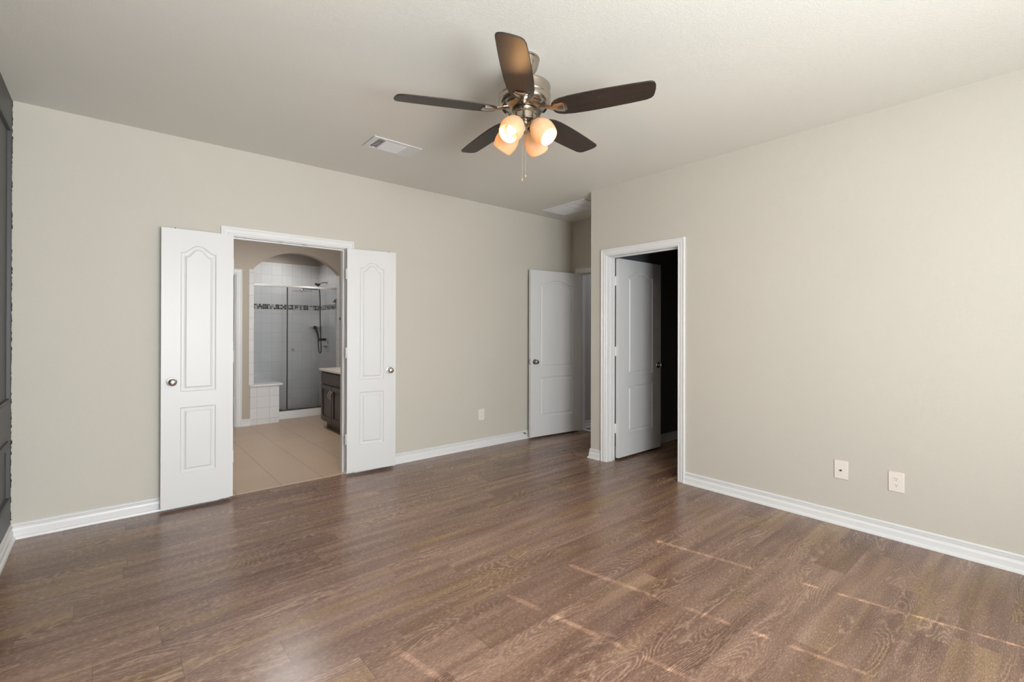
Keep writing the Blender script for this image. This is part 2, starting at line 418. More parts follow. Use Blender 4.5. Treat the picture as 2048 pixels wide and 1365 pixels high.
OL, OR_, OT = 0.714, 1.644, 2.052      # rough opening of the double door
b = MB()
b.prism([(XL - .12, -.06), (OL, -.06), (OL, OT), (OR_, OT), (OR_, -.06), (XN + .12, -.06), (XN + .12, H), (XL - .12, H)], lambda a, c, d: (a, d, c), YA, YA + .12)
struct(b, 'wall_back', M['wall_back'], 'long beige wall with the double door opening to the bathroom', 'wall', smooth=0)
b = MB(); b.box(XL - .12, XL, YR - .12, YA, -.06, H)
struct(b, 'wall_left', M['dark_wall'], 'charcoal painted accent wall at the left edge', 'wall', smooth=0)
BN, BF = 2.190, 2.978                  # closet opening in the right wall
b = MB()
b.prism([(YR - .12, -.06), (BN, -.06), (BN, OT), (BF, OT), (BF, -.06), (3.176, -.06), (3.176, H), (YR - .12, H)], lambda a, c, d: (d, a, c), XB, XB + .06)
struct(b, 'wall_right', M['wall'], 'beige wall on the right with the closet door opening', 'wall', smooth=0)
b = MB()
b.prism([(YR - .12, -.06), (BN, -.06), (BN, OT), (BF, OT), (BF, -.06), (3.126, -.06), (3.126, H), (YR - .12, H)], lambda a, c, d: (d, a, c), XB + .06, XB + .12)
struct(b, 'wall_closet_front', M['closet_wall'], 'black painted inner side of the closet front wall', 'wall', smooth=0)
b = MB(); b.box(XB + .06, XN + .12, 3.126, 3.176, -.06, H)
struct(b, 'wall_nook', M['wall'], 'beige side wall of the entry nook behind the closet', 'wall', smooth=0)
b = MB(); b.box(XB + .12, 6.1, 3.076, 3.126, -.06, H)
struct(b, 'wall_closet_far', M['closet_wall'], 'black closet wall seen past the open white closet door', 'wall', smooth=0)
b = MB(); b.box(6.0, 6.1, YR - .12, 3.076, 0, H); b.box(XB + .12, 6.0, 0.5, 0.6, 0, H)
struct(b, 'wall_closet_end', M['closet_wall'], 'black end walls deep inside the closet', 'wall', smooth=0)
# entry opening
EN, EF = 3.30, 4.138
b = MB()
b.prism([(3.176, -.06), (EN, -.06), (EN, OT), (EF, OT), (EF, -.06), (YA, -.06), (YA, H), (3.176, H)], lambda a, c, d: (d, a, c), XN, XN + .12)
struct(b, 'wall_nook_end', M['wall'], 'shaded beige end wall of the entry nook above the hall doorway', 'wall', smooth=0)
# wall behind the camera with two windows and one added for light
b = MB()
W0, W1, W2, WB_, WT = (-0.06, 1.10), (1.20, 2.36), (2.42, 3.58), 0.62, 2.28
WINS = (W0, W1, W2)
b.box(XL - .12, W0[0], YR - .12, YR, 0, H); b.box(W0[1], W1[0], YR - .12, YR, 0, H); b.box(W1[1], W2[0], YR - .12, YR, 0, H); b.box(W2[1], XB, YR - .12, YR, 0, H)
for w in WINS: b.box(w[0], w[1], YR - .12, YR, 0, WB_); b.box(w[0], w[1], YR - .12, YR, WT, H)
struct(b, 'wall_front', M['wall'], 'beige wall behind the camera with two windows and a third added for light', 'wall', smooth=0)
CORDS = [(), (1.549, 2.154), (2.609, 3.219)]
WL = ('added for light nearest the charcoal wall', 'in the middle of the wall behind the camera', 'nearest the right wall')
for i, w in enumerate(WINS):
    b = MB()
    for x0, x1 in ((w[0], w[0] + .05), (w[1] - .05, w[1])): b.box(x0, x1, YR - .10, YR - .05, WB_, WT)
    b.box(w[0] + .05, w[1] - .05, YR - .10, YR - .05, WB_, WB_ + .05); b.box(w[0] + .05, w[1] - .05, YR - .10, YR - .05, WT - .05, WT)
    wf = struct(b, 'window_%d' % (i + 1), M['trim'], 'white framed window ' + WL[i], 'window')
    bl = MB(); zz = WB_ + .001; hw = 0.0035
    cs = CORDS[i]
    segs = [(w[0] + .001, cs[0] - hw), (cs[0] + hw, cs[1] - hw), (cs[1] + hw, w[1] - .001)] if cs else [(w[0] + .001, w[1] - .001)]
    k = 0
    while zz < WT - .04:
        for x0, x1 in segs: bl.box(x0, x1, YR - .035, YR - .030, zz, min(zz + .0452, WT))
        for c in cs: bl.box(c - hw - .0002, c + hw + .0002, YR - .035, YR - .030, zz, zz + random.choice((.012, .014, .018, .020, .026, .0452)))
        zz += .045; k += 1
    bl.box(w[0] + .001, w[1] - .001, YR - .045, YR - .02, WT - .05, WT - .001)
    tag(bl.build('window_blind', M['blind'], smooth=0), 'closed white slatted blind in the window ' + WL[i], 'blind', group='window blinds')

# ------------------------------------------------------------------ baseboards and casings
BASE = [(0, 0), (.026, 0), (.026, .010), (.022, .017), (.0145, .019), (.0145, .050), (.011, .056), (.0085, .066), (.0115, .074), (.0115, .0805), (.003, .082), (.003, .0845), (.0085, .086), (.0085, .092), (.005, .096), (0, .097)]
def baseboard(name, p0, p1, nrm, label, m0=0.0, m1=0.0):
    """run from p0 to p1 on a wall with outward normal nrm; m0/m1 = mitre sense at the ends"""
    p0 = Vector((*p0, 0)); p1 = Vector((*p1, 0)); n = Vector((*nrm, 0)); t = (p1 - p0).normalized()
    b = MB()
    b.sweep(BASE, [lambda a, d, q=p0, s=m0: tuple(q + n * a + t * (s * a) + Vector((0, 0, d))), lambda a, d, q=p1, s=m1: tuple(q + n * a + t * (s * a) + Vector((0, 0, d)))])
    return struct(b, name, M['trim'], label, 'baseboard', smooth=30)
baseboard('baseboard_back', (XL, YA), (0.650, YA), (0, -1), 'white moulded baseboard left of the double door', 1.0, 0)
baseboard('baseboard_back', (1.708, YA), (XN, YA), (0, -1), 'white moulded baseboard between the double door and the nook', 0, -1.0)
baseboard('baseboard_left', (XL, YR), (XL, YA), (1, 0), 'white moulded baseboard under the charcoal wall', 0, -1.0)
baseboard('baseboard_right', (XB, 2.142), (XB, YR), (-1, 0), 'long white moulded baseboard along the right wall')
baseboard('baseboard_right', (XB, 3.176), (XB, 3.053), (-1, 0), 'short white baseboard stub on the wall corner by the closet door', -1.0, 0)
baseboard('baseboard_nook', (XB, 3.176), (XN, 3.176), (0, 1), 'white baseboard on the hidden side of the nook', -1.0, 0)
baseboard('baseboard_closet', (XB + .12, 3.076), (6.0, 3.076), (0, -1), 'white baseboard against the black closet wall')

CAS = [(0, 0), (0, .008), (.003, .012), (.010, .013), (.014, .010), (.018, .010), (.022, .014), (.040, .016), (.046, .013), (.050, .013), (.054, .018), (.063, .019), (.066, .016), (.066, 0)]
def casing(name, fn, s0, s1, zt, label, z0=0.0, kind='structure'):
    """U-shaped casing round an opening from s0 to s1; fn(s, z, d) gives the 3D point, d out of the wall"""
    b = MB()
    b.sweep(CAS, [lambda a, d: fn(s0 - a, z0, d), lambda a, d: fn(s0 - a, zt + a, d), lambda a, d: fn(s1 + a, zt + a, d), lambda a, d: fn(s1 + a, z0, d)])
    return struct(b, name, M['trim'], label, 'door trim', smooth=30)
def jambs(parent, fn, s0, s1, zt, depth, stop=0.045, stop_on=True):
    """jamb boards lining the opening (depth into the wall) with a door stop"""
    b = MB(); th = .011
    def bx(a0, a1, z0, z1, d0, d1):
        vs = [fn(a, z, -d) for a in (a0, a1) for z in (z0, z1) for d in (d0, d1)]
        b.add(vs, [(0, 1, 3, 2), (4, 6, 7, 5), (0, 4, 5, 1), (2, 3, 7, 6), (0, 2, 6, 4), (1, 5, 7, 3)])
    bx(s0 - th, s0, 0, zt + th, 0.0, depth); bx(s1, s1 + th, 0, zt + th, 0.0, depth); bx(s0, s1, zt, zt + th, 0.0, depth)
    if stop_on:
        bx(s0, s0 + .011, 0, zt, stop, stop + .03); bx(s1 - .011, s1, 0, zt, stop, stop + .03); bx(s0 + .011, s1 - .011, zt - .011, zt, stop, stop + .03)
    return b.build('door_jamb', M['trim'], parent, bevel=0.001)
fA = lambda s, z, d: (s, YA - d, z)
t1 = casing('trim_1', fA, 0.719, 1.639, 2.047, 'white casing round the double door opening to the bathroom')
jambs(t1, fA, 0.7255, 1.6325, 2.041, .12, stop=.04)
for x in (1.091, 1.280):
    b = MB(); b.box(x - .02, x + .02, YA + .012, YA + .034, 2.0385, 2.041); b.box(x - .006, x + .006, YA + .016, YA + .03, 2.0375, 2.0386)
    tag(b.build('strike_plate', M['dark_nickel'], t1), 'small metal catch plate under the head of the frame')
fB = lambda s, z, d: (XB - d, s, z)
t2 = casing('trim_2', fB, 2.197, 2.971, 2.047, 'white casing round the closet doorway in the right wall')
jambs(t2, fB, 2.2025, 2.9655, 2.041, .12, stop=.048)
fN = lambda s, z, d: (XN - d, s, z)
t3 = casing('trim_3', fN, 3.318, 4.121, 2.047, 'white casing in shade round the hall doorway behind the nook door')
jambs(t3, fN, 3.3125, 4.127, 2.041, .12, stop=.05)

# ------------------------------------------------------------------ doors
def panel_outline(x0, x1, z0, z1, peak=None, n=28):
    if peak is None: return [(x0, z0), (x1, z0), (x1, z1), (x0, z1)]
    pts = [(x0, z0), (x1, z0)]
    for i in range(n + 1):
        u = 1 - 2 * i / n                      # +1 right ... -1 left
        t = min(1.0, max(0.0, (1 - abs(u) - 0.07) / 0.86))
        pts.append(((x0 + x1) / 2 + u * (x1 - x0) / 2, z1 + (peak - z1) * (0.5 - 0.5 * math.cos(PI * t))))
    return pts
STEPS = [(0.0035, .0050), (.009, .0075), (.020, .0075), (.023, .0088), (.030, .0070), (.0365, .0015), (.039, .0015)]
def leaf_mesh(w, h, th, stile):
    bm = bmesh.new()
    def outs_at(d): return [panel_outline(stile + d, w - stile - d, .235 + d, .715 - d), panel_outline(stile + d, w - stile - d, .828 + d, 1.845 - d, 1.899 - d)]
    outs = outs_at(0)
    rect = [(0, 0), (w, 0), (w, h), (0, h)]
    border = {}
    for side in (0, 1):
        y0 = 0.0 if side == 0 else th
        sgn = 1 if side == 0 else -1
        edges = []
        loops = []
        for poly in [rect] + outs:
            vs = [bm.verts.new((x, y0, z)) for x, z in poly]
            loops.append(vs)
            edges += [bm.edges.new((vs[i], vs[(i + 1) % len(vs)])) for i in range(len(vs))]
        bmesh.ops.triangle_fill(bm, use_beauty=True, use_dissolve=False, edges=edges)
        border[side] = loops[0]
        for pi, vs in enumerate(loops[1:]):
            prev = vs
            for off, dep in STEPS:
                q = outs_at(off)[pi]
                cur = [bm.verts.new((x, y0 + sgn * dep, z)) for x, z in q]
                for i in range(len(cur)):
                    j = (i + 1) % len(cur); bm.faces.new((prev[i], prev[j], cur[j], cur[i]))
                prev = cur
            bm.faces.new(prev)
    a, c = border[0], border[1]
    for i in range(4):
        j = (i + 1) % 4; bm.faces.new((a[i], a[j], c[j], c[i]))
    bmesh.ops.recalc_face_normals(bm, faces=bm.faces)
    return bm
KNOB = [(0, 0), (.032, 0), (.033, .003), (.030, .008), (.014, .011), (.0115, .016), (.0115, .026), (.016, .031), (.0235, .036), (.0275, .043), (.0275, .050), (.024, .058), (.016, .063), (0, .065)]
def leaf(name, loc, rz, w, stile, knob_x, label, m_knob, hinge_x=None, hinge_y=0.0, extra=None):
    h, th = 2.012, .035
    bm = leaf_mesh(w, h, th, stile)
    me = bpy.data.meshes.new(name); bm.to_mesh(me); bm.free()
    for p in me.polygons: p.use_smooth = True
    me.set_sharp_from_angle(angle=R(20))
    me.materials.append(M['door'])
    o = bpy.data.objects.new(name, me); col.objects.link(o)
    o.location = loc; o.rotation_euler = (0, 0, rz)
    tag(o, label, 'door', kind='structure')
    for side in (0, 1):
        b = MB()
        mx = Matrix.Translation((knob_x, 0 if side == 0 else th, .905)) @ Matrix.Rotation(R(90) if side == 0 else R(-90), 4, 'X')
        b.lathe(KNOB, 28, mx)
        b.build('door_knob', m_knob, o)
    if hinge_x is not None:
        for z in (.295, 1.075, 1.785):
            b = MB()
            b.lathe([(0, -.049), (.004, -.048), (.0065, -.045), (.0065, .045), (.004, .048), (0, .049)], 12, Matrix.Translation((hinge_x, hinge_y, z)))
            b.box(min(hinge_x, 0 if hinge_x < w / 2 else w) - .0005, max(hinge_x, 0 if hinge_x < w / 2 else w) + .0005, hinge_y - .0012, hinge_y + .0012, z - .044, z + .044)
            b.build('hinge', M['trim'], o)
    return o
lw = 0.449
dL = leaf('door_1', (0.278, 4.170, .026), 0.0, lw, .114, .064, 'left white double-door leaf folded flat beside the bathroom opening', M['nickel'], hinge_x=lw + .004, hinge_y=.040)
aR = math.atan2(4.128 - 4.185, .446)
dR = leaf('door_2', (1.6205, 4.185, .026), aR, lw, .114, lw - .062, 'right white double-door leaf swung open beside the bathroom opening', M['nickel'], hinge_x=-.003, hinge_y=.018)
for o, x in ((dL, .083), (dR, .385)):
    b = MB(); b.lathe([(0, 0), (.006, 0), (.006, .004), (.0035, .008), (0, .009)], 12, Matrix.Translation((x, .0175, 2.012)))
    tag(b.build('ball_catch', M['dark_nickel'], o), 'small metal ball catch on the top edge')
a3 = math.atan2(4.080 - 4.165, 4.647 - 3.835)
d3 = leaf('door_3', (3.835, 4.165, .022), a3, .813, .140, .063, 'white arched-panel door standing open against the back wall of the nook', M['dark_nickel'], hinge_x=.817, hinge_y=.030)
b = MB(); b.box(-.0015, .0, .006, .029, .875, .935); b.box(-.008, -.001, .012, .023, .895, .915)
b.build('latch_plate', M['dark_nickel'], d3)
d4 = leaf('door_4', (3.899, 2.930, .022), 0.0, .760, .160, .760 - .058, 'white arched-panel closet door swung into the black closet', M['dark_nickel'], hinge_x=-.006, hinge_y=.034)

# charcoal wall: picture-frame mouldings
def frame_moulding(name, y0, y1, z0, z1, label):
    prof = [(0, 0), (0, .010), (.006, .016), (.012, .013), (.018, .013), (.026, .019), (.032, .016), (.034, 0)]
    b = MB()
    b.sweep(prof, [lambda a, d: (XL + d, y0 + a, z0 + a), lambda a, d: (XL + d, y1 - a, z0 + a), lambda a, d: (XL + d, y1 - a, z1 - a), lambda a, d: (XL + d, y0 + a, z1 - a), lambda a, d: (XL + d, y0 + a, z0 + a)])
    return struct(b, name, M['dark_wall'], label, 'wall moulding', smooth=30)
frame_moulding('trim_4', 2.75, 4.105, .862, 2.52, 'tall charcoal picture-frame moulding on the left wall')
frame_moulding('trim_5', 2.75, 4.105, .272, .640, 'low charcoal picture-frame moulding under the tall one')
frame_moulding('trim_6', 1.15, 2.50, .862, 2.52, 'tall charcoal picture-frame moulding nearer the camera')
frame_moulding('trim_7', 1.15, 2.50, .272, .640, 'low charcoal picture-frame moulding nearer the camera')

# ------------------------------------------------------------------ bathroom shell
YW = 7.205
b = MB(); b.box(0.18, 2.84, YA + 0.005, 8.4, -.05, 0.004)
struct(b, 'floor_bathroom', M['tile_floor'], 'tan square floor tiles of the bathroom', 'floor', smooth=0)
b = MB(); b.box(0.18, 2.84, YA + .12, 8.4, H, H + .1)
struct(b, 'ceiling_bathroom', M['bath_wall'], 'bathroom ceiling', 'ceiling', smooth=0)
b = MB(); b.box(.18, .30, YA + .12, YW, 0, H)
struct(b, 'wall_bathroom_left', M['bath_wall'], 'taupe left wall of the bathroom', 'wall', smooth=0)
b = MB(); b.box(2.72, 2.84, YA + .12, YW, 0, H)
struct(b, 'wall_bathroom_right', M['bath_wall'], 'taupe right wall of the bathroom behind the vanity', 'wall', smooth=0)
ax0, ax1, spring, rise = 1.497, 2.672, 2.145, .268
hw = (ax1 - ax0) / 2; rad = (hw * hw + rise * rise) / (2 * rise); cxa = (ax0 + ax1) / 2; cza = spring + rise - rad
a_0 = math.asin(hw / rad); arc = []
for i in range(33):
    a = -a_0 + 2 * a_0 * i / 32; arc.append((cxa + rad * math.sin(a), cza + rad * math.cos(a)))
poly = [(.30, 0), (.56, 0), (.56, OT), (1.292, OT), (1.292, 0), (ax0, 0)] + arc + [(ax1, 0), (2.84, 0), (2.84, H), (.30, H)]
b = MB(); b.prism(poly, lambda a, c, d: (a, d, c), YW, YW + .12)
struct(b, 'wall_arch', M['bath_wall'], 'taupe bathroom wall with the arched shower opening', 'wall', smooth=25)
# shower alcove walls
b = MB(); b.box(1.30, 2.84, 8.26, 8.36, 0, 2.38)
struct(b, 'wall_shower_back', M['tile_xz'], 'white tiled shower back wall with a black mosaic band', 'wall', smooth=0)
b = MB(); b.box(2.71, 2.84, YW + .12, 8.26, 0, 2.38)
struct(b, 'wall_shower_right', M['tile_yz'], 'white tiled shower side wall carrying the shower fittings', 'wall', smooth=0)
b = MB(); b.box(1.30, 2.84, 8.265, 8.4, 2.38, H); b.box(2.715, 2.84, YW + .12, 8.265, 2.38, H)
struct(b, 'wall_shower_upper', M['bath_wall'], 'taupe wall above the shower tile', 'wall', smooth=0)
b = MB(); b.box(1.34, 1.46, YW + .12, 8.26, 0, H)
struct(b, 'wall_shower_left', M['tile_yz'], 'white tiled left wall of the shower', 'wall', smooth=0)
b = MB(); b.box(1.440, 1.497, YW - .010, YW, .554, 2.128); b.box(1.497, 1.500, YW - .010, YW + .12, .554, 2.128); b.box(2.668, 2.672, YW, YW + .12, .12, 2.128)
struct(b, 'trim_8', M['tile_bench'], 'narrow white tile strip up the left side of the arch', 'tile trim', bevel=.0008)
# dark closet behind the arch wall's own doorway
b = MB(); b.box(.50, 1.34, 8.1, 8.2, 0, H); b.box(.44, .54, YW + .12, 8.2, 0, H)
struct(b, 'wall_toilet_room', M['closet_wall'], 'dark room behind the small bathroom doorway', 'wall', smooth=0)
fW = lambda s, z, d: (s, YW - d, z)
t9 = casing('trim_9', fW, .576, 1.290, 2.050, 'white casing of the doorway left of the shower arch')
jambs(t9, fW, .571, 1.281, 2.041, .12, stop=.03)
for z in (.35, 1.1, 1.80):
    b = MB(); b.box(1.268, 1.281, YW + .06, YW + .10, z - .045, z + .045); b.build('hinge', M['trim'], t9)
baseboard('baseboard_bathroom', (1.356, YW), (1.457, YW), (0, -1), 'short white baseboard between the bathroom doorway and the tiled bench')
baseboard('baseboard_bathroom', (2.672, YW), (2.72, YW), (0, -1), 'tiny white baseboard right of the shower arch')

# shower bench, curb
be = empty('shower_bench', (1.64, 7.6, 0))
b = MB(); b.box(1.4985, 1.822, YW - .008, 8.257, .004, .526)
o = b.build('bench_base', M['tile_bench'], be, bevel=.001); o.location = (-1.64, -7.6, 0)
b = MB(); b.box(1.4985, 1.868, YW - .024, 8.257, .527, .553)
o = b.build('bench_seat', M['solid_white'], be, bevel=.004); o.location = (-1.64, -7.6, 0)
b = MB(); b.box(1.448, 1.4985, YW - .024, YW - .0005, .527, .553); b.box(1.457, 1.4985, YW - .008, YW - .0005, .004, .526)
o = b.build('bench_edge', M['tile_bench'], be); o.location = (-1.64, -7.6, 0)
tag(be, 'white tiled shower bench at the left foot of the arch', 'bench')
b = MB(); b.box(1.823, 2.708, 7.37, 7.50, .004, .118)
tag(b.build('shower_curb', M['solid_white'], bevel=.008), 'white shower curb below the glass screen', 'curb')

# glass screen
sc = empty('shower_screen', (1.98, 7.43, .118))
def part(mb, name, m, parent, **kw):
    o = mb.build(name, m, parent, **kw)
    o.location = -Vector(parent.location)
    return o
b = MB(); b.prism([(1.4625, .554), (1.870, .554), (1.870, .135), (1.978, .135), (1.978, 1.930), (1.4625, 1.930)], lambda a, c, d: (a, d, c), 7.427, 7.433)
part(b, 'fixed_panel', M['glass'], sc)
b = MB(); b.box(1.995, 2.700, 7.420, 7.426, .140, 1.925)
part(b, 'door_panel', M['glass'], sc)
b = MB(); b.box(1.4615, 2.708, 7.412, 7.446, 1.930, 1.962); b.box(1.4615, 2.708, 7.405, 7.412, 1.928, 1.940)
part(b, 'header_rail', M['rail'], sc, bevel=.003)
b = MB(); b.box(1.979, 1.993, 7.415, 7.440, .119, 1.929)
part(b, 'post', M['grey_frame'], sc, bevel=.001)
b = MB(); b.box(1.872, 1.978, 7.420, 7.440, .119, .134); b.box(1.994, 2.706, 7.416, 7.436, .119, .138); b.prism([(1.872, .134), (1.925, .134), (1.890, .150)], lambda a, c, d: (a, d, c), 7.422, 7.436)
part(b, 'bottom_track', M['grey_frame'], sc, bevel=.001)
b = MB(); b.lathe([(0, 0), (.012, 0), (.012, .006), (.006, .010), (.006, .020), (.014, .026), (.018, .034), (.014, .042), (0, .044)], 18, Matrix.Translation((2.058, 7.420, 1.010)) @ Matrix.Rotation(R(90), 4, 'X'))
part(b, 'door_pull', M['chrome'], sc)
b = MB(); b.lathe([(0, 0), (.026, .0), (.026, .006), (.012, .010), (0, .011)], 18, Matrix.Translation((2.668, 7.4195, 1.755)) @ Matrix.Rotation(R(90), 4, 'X')); b.box(2.690, 2.708, 7.414, 7.432, 1.72, 1.79)
part(b, 'glass_hinge', M['dark_nickel'], sc)
b = MB(); b.box(2.700, 2.708, 7.418, 7.430, .140, 1.925)
part(b, 'side_channel', M['rail'], sc)
tag(sc, 'framed clear glass shower screen with a pivoting door under the arch', 'shower screen')

# shower fittings on the right wall
sh = empty('shower_set', (2.71, 7.90, 2.07))
b = MB(); b.lathe([(0, 0), (.030, 0), (.030, .005), (.014, .010), (0, .011)], 18, Matrix.Translation((2.7095, 7.85, 2.072)) @ Matrix.Rotation(R(-90), 4, 'Y'))
b.tube([(2.705, 7.85, 2.072), (2.67, 7.86, 2.077), (2.635, 7.88, 2.07), (2.60, 7.90, 2.045)], .009)
part(b, 'shower_arm', M['chrome'], sh)
b = MB(); b.tube([(2.608, 7.897, 2.052), (2.590, 7.905, 2.035), (2.560, 7.912, 2.040), (2.538, 7.915, 2.060)], [.014, .020, .020, .012])
part(b, 'swivel_connector', M['black'], sh)
b = MB(); b.tube([(2.585, 7.905, 2.03), (2.583, 7.905, 1.985), (2.565, 7.90, 1.958), (2.48, 7.88, 1.957), (2.33, 7.86, 1.958)], [.010, .012, .009, .007, .006])
part(b, 'extension_arm', M['black'], sh)
b = MB(); b.lathe([(0, .0), (.162, .0), (.165, .004), (.145, .010), (.030, .016), (.016, .03), (.012, .05), (0, .052)], 32, Matrix.Translation((2.325, 7.86, 1.912)))
part(b, 'rain_plate', M['chrome'], sh)
tag(sh, 'shower set with a flat rain plate and a black hand shower on a looping hose', 'shower')
hs = sh
b = MB(); b.tube([(2.600, 7.935, 1.10), (2.605, 7.955, 1.18), (2.600, 7.985, 1.255), (2.585, 8.02, 1.315), (2.570, 8.045, 1.345)], [.011, .013, .014, .018, .026], 12)
b.lathe([(0, 0), (.034, .0), (.036, .01), (.026, .022), (0, .026)], 20, Matrix.Translation((2.585, 8.06, 1.335)) @ Matrix.Rotation(R(60), 4, (.6, .4, 0)))
part(b, 'hand_shower', M['black'], hs)
b = MB(); b.box(2.600, 2.709, 7.90, 7.945, 1.125, 1.165)
part(b, 'wall_holder', M['black'], hs, bevel=.008)
pts = []
raw = [(2.582, 7.895, 1.985), (2.592, 7.872, 1.96), (2.60, 7.865, 1.80), (2.60, 7.86, 1.55), (2.60, 7.845, 1.30), (2.605, 7.83, 1.10), (2.605, 7.825, 1.00), (2.605, 7.84, .945), (2.605, 7.88, .925), (2.605, 7.92, .945), (2.605, 7.945, 1.00), (2.600, 7.94, 1.06), (2.600, 7.935, 1.11)]
def catmull(raw, k=6):
    out = []
    P = [Vector(r) for r in raw]; P = [P[0]] + P + [P[-1]]
    for i in range(1, len(P) - 2):
        for j in range(k):
            t = j / k; a, b_, c, d = P[i - 1], P[i], P[i + 1], P[i + 2]
            out.append(0.5 * ((2 * b_) + (c - a) * t + (2 * a - 5 * b_ + 4 * c - d) * t * t + (3 * b_ - a - 3 * c + d) * t ** 3))
    out.append(P[-2]); return out
b = MB(); b.tube(catmull(raw), .0075, 8)
part(b, 'hose', M['black'], hs)
va = empty('shower_valve', (2.71, 7.835, 1.03))
b = MB(); b.lathe([(0, 0), (.075, 0), (.076, .004), (.06, .010), (.028, .016), (.026, .045), (0, .047)], 28, Matrix.Rotation(R(-90), 4, 'Y'))
b.build('escutcheon', M['chrome'], va)
b = MB(); b.tube([(-.045, 0, 0), (-.060, 0, .004), (-.062, .03, .012), (-.060, .085, .02)], [.012, .011, .008, .006])
b.build('lever', M['chrome'], va)
tag(va, 'round chrome shower valve with a lever on the tiled side wall', 'shower valve')
b = MB(); b.prism([(2.708, 8.258), (2.545, 8.258), (2.555, 8.20), (2.600, 8.13), (2.66, 8.10), (2.708, 8.095)], lambda a, c, d: (a, c, d), 1.345, 1.372)
tag(b.build('corner_shelf', M['solid_white'], bevel=.004), 'white corner shelf in the back of the shower', 'shelf')
b = MB(); b.box(2.668, 2.690, YW - .006, YW - .0005, 1.455, 1.495); b.tube([(2.679, YW - .005, 1.482), (2.679, YW - .03, 1.472), (2.679, YW - .038, 1.485)], .007)
tag(b.build('wall_hook', M['black'], bevel=.001), 'tiny black hook on the wall right of the arch', 'hook')

# ------------------------------------------------------------------ vanity
vn = empty('vanity_cabinet', (2.43, 5.75, 0))
VX, VY0, VY1 = 2.150, 4.95, 6.45
b = MB(); b.box(VX + .018, 2.7185, VY0, VY1, .105, .762); b.box(VX + .078, 2.7185, VY0, VY1 - .0, .005, .105)
part(b, 'carcass', M['espresso'], vn, bevel=.001)
b = MB(); b.box(VX + .012, VX + .018, VY0, VY1, .105, .762)
part(b, 'face_frame', M['espresso'], vn)
def shaker(y0, y1, z0, z1, rail=.055):
    b = MB()
    b.box(VX - .006, VX + .0115, y0, y0 + rail, z0, z1); b.box(VX - .006, VX + .0115, y1 - rail, y1, z0, z1)
    b.box(VX - .006, VX + .0115, y0 + rail, y1 - rail, z0, z0 + rail); b.box(VX - .006, VX + .0115, y0 + rail, y1 - rail, z1 - rail, z1)
    b.box(VX + .004, VX + .0115, y0 + rail, y1 - rail, z0 + rail, z1 - rail)
    return b
def pull(y):
    b = MB(); pts = []
    for i in range(11):
        a = PI * i / 10; pts.append((VX - .006 - .030 * math.sin(a), y, .47 - .052 * math.cos(a)))
    b.tube(pts, [.006, .005, .0045, .005, .006, .006, .006, .005, .0045, .005, .006], 10)
    return b
def part2(mb, name, m, parent, **kw):
    o = mb.build(name, m, parent, **kw); o.location = (0, 0, 0); return o
for y0, y1, hy in ((6.052, 6.438, 6.080), (5.655, 6.040, 6.012), (5.26, 5.643, 5.29)):
    d = part(shaker(y0, y1, .128, .585), 'cabinet_door', M['espresso'], vn, bevel=.0015)
    part2(pull(hy), 'handle', M['nickel'], d)
for y0, y1 in ((5.655, 6.438), (4.97, 5.643)):
    b = MB(); b.box(VX - .006, VX + .0115, y0, y1, .605, .742)
    part(b, 'drawer_front', M['espresso'], vn, bevel=.003)
tag(vn, 'dark espresso bathroom vanity cabinet at the right edge of the bathroom doorway', 'cabinet')
b = MB(); b.box(VX - .022, 2.7185, VY0 - .02, VY1 + .03, .763, .795); b.box(2.700, 2.7185, VY0, VY1 + .02, .795, .87)
tag(b.build('vanity_countertop', M['marble'], bevel=.006), 'cream cultured marble countertop on the vanity cabinet', 'countertop')
vl = empty('vanity_light', (2.72, 6.30, 2.08))
b = MB(); b.box(-.025, -.001, -.30, .30, -.05, .05); b.build('back_plate', M['nickel'], vl, bevel=.004)
for y in (-.2, 0, .2):
    b = MB(); b.lathe([(0, -.035), (.018, -.035), (.026, .0), (.030, .04), (0, .04)], 20, Matrix.Translation((-.10, y, .02))); b.build('lamp_shade', M['vanity_bulb'], vl)
    b = MB(); b.tube([(-.02, y, -.02), (-.07, y, -.05), (-.10, y, -.03)], .008); b.build('arm', M['nickel'], vl)
tag(vl, 'lit three-shade vanity light above the countertop', 'wall lamp')

# ------------------------------------------------------------------ hall beyond the nook
b = MB(); b.box(XN + .12, 7.2, 2.9, 4.19, -.05, -.001)
struct(b, 'floor_hall', M['tile_hall'], 'pale tile floor of the hall beyond the nook', 'floor', smooth=0)
b = MB(); b.box(XN + .075, XN + .12, 3.31, 4.13, 0.0005, .006)
struct(b, 'trim_10', M['trim'], 'pale threshold strip in the hall doorway', 'threshold')
b = MB(); b.box(XN + .12, 7.3, 4.19, 4.29, -.05, H); b.box(7.2, 7.3, 2.9, 4.19, 0, H); b.box(6.1, 7.3, 2.8, 2.9, 0, H)
struct(b, 'wall_hall', M['hall_wall'], 'grey hall wall glimpsed beyond the nook door', 'wall', smooth=0)
b = MB(); b.box(6.1, 7.3, 2.8, 4.3, H, H + .1)
struct(b, 'ceiling_hall', M['ceiling'], 'ceiling of the hall', 'ceiling', smooth=0)
baseboard('baseboard_hall', (XN + .12, 4.19), (7.2, 4.19), (0, -1), 'white baseboard of the hall seen past the nook door')

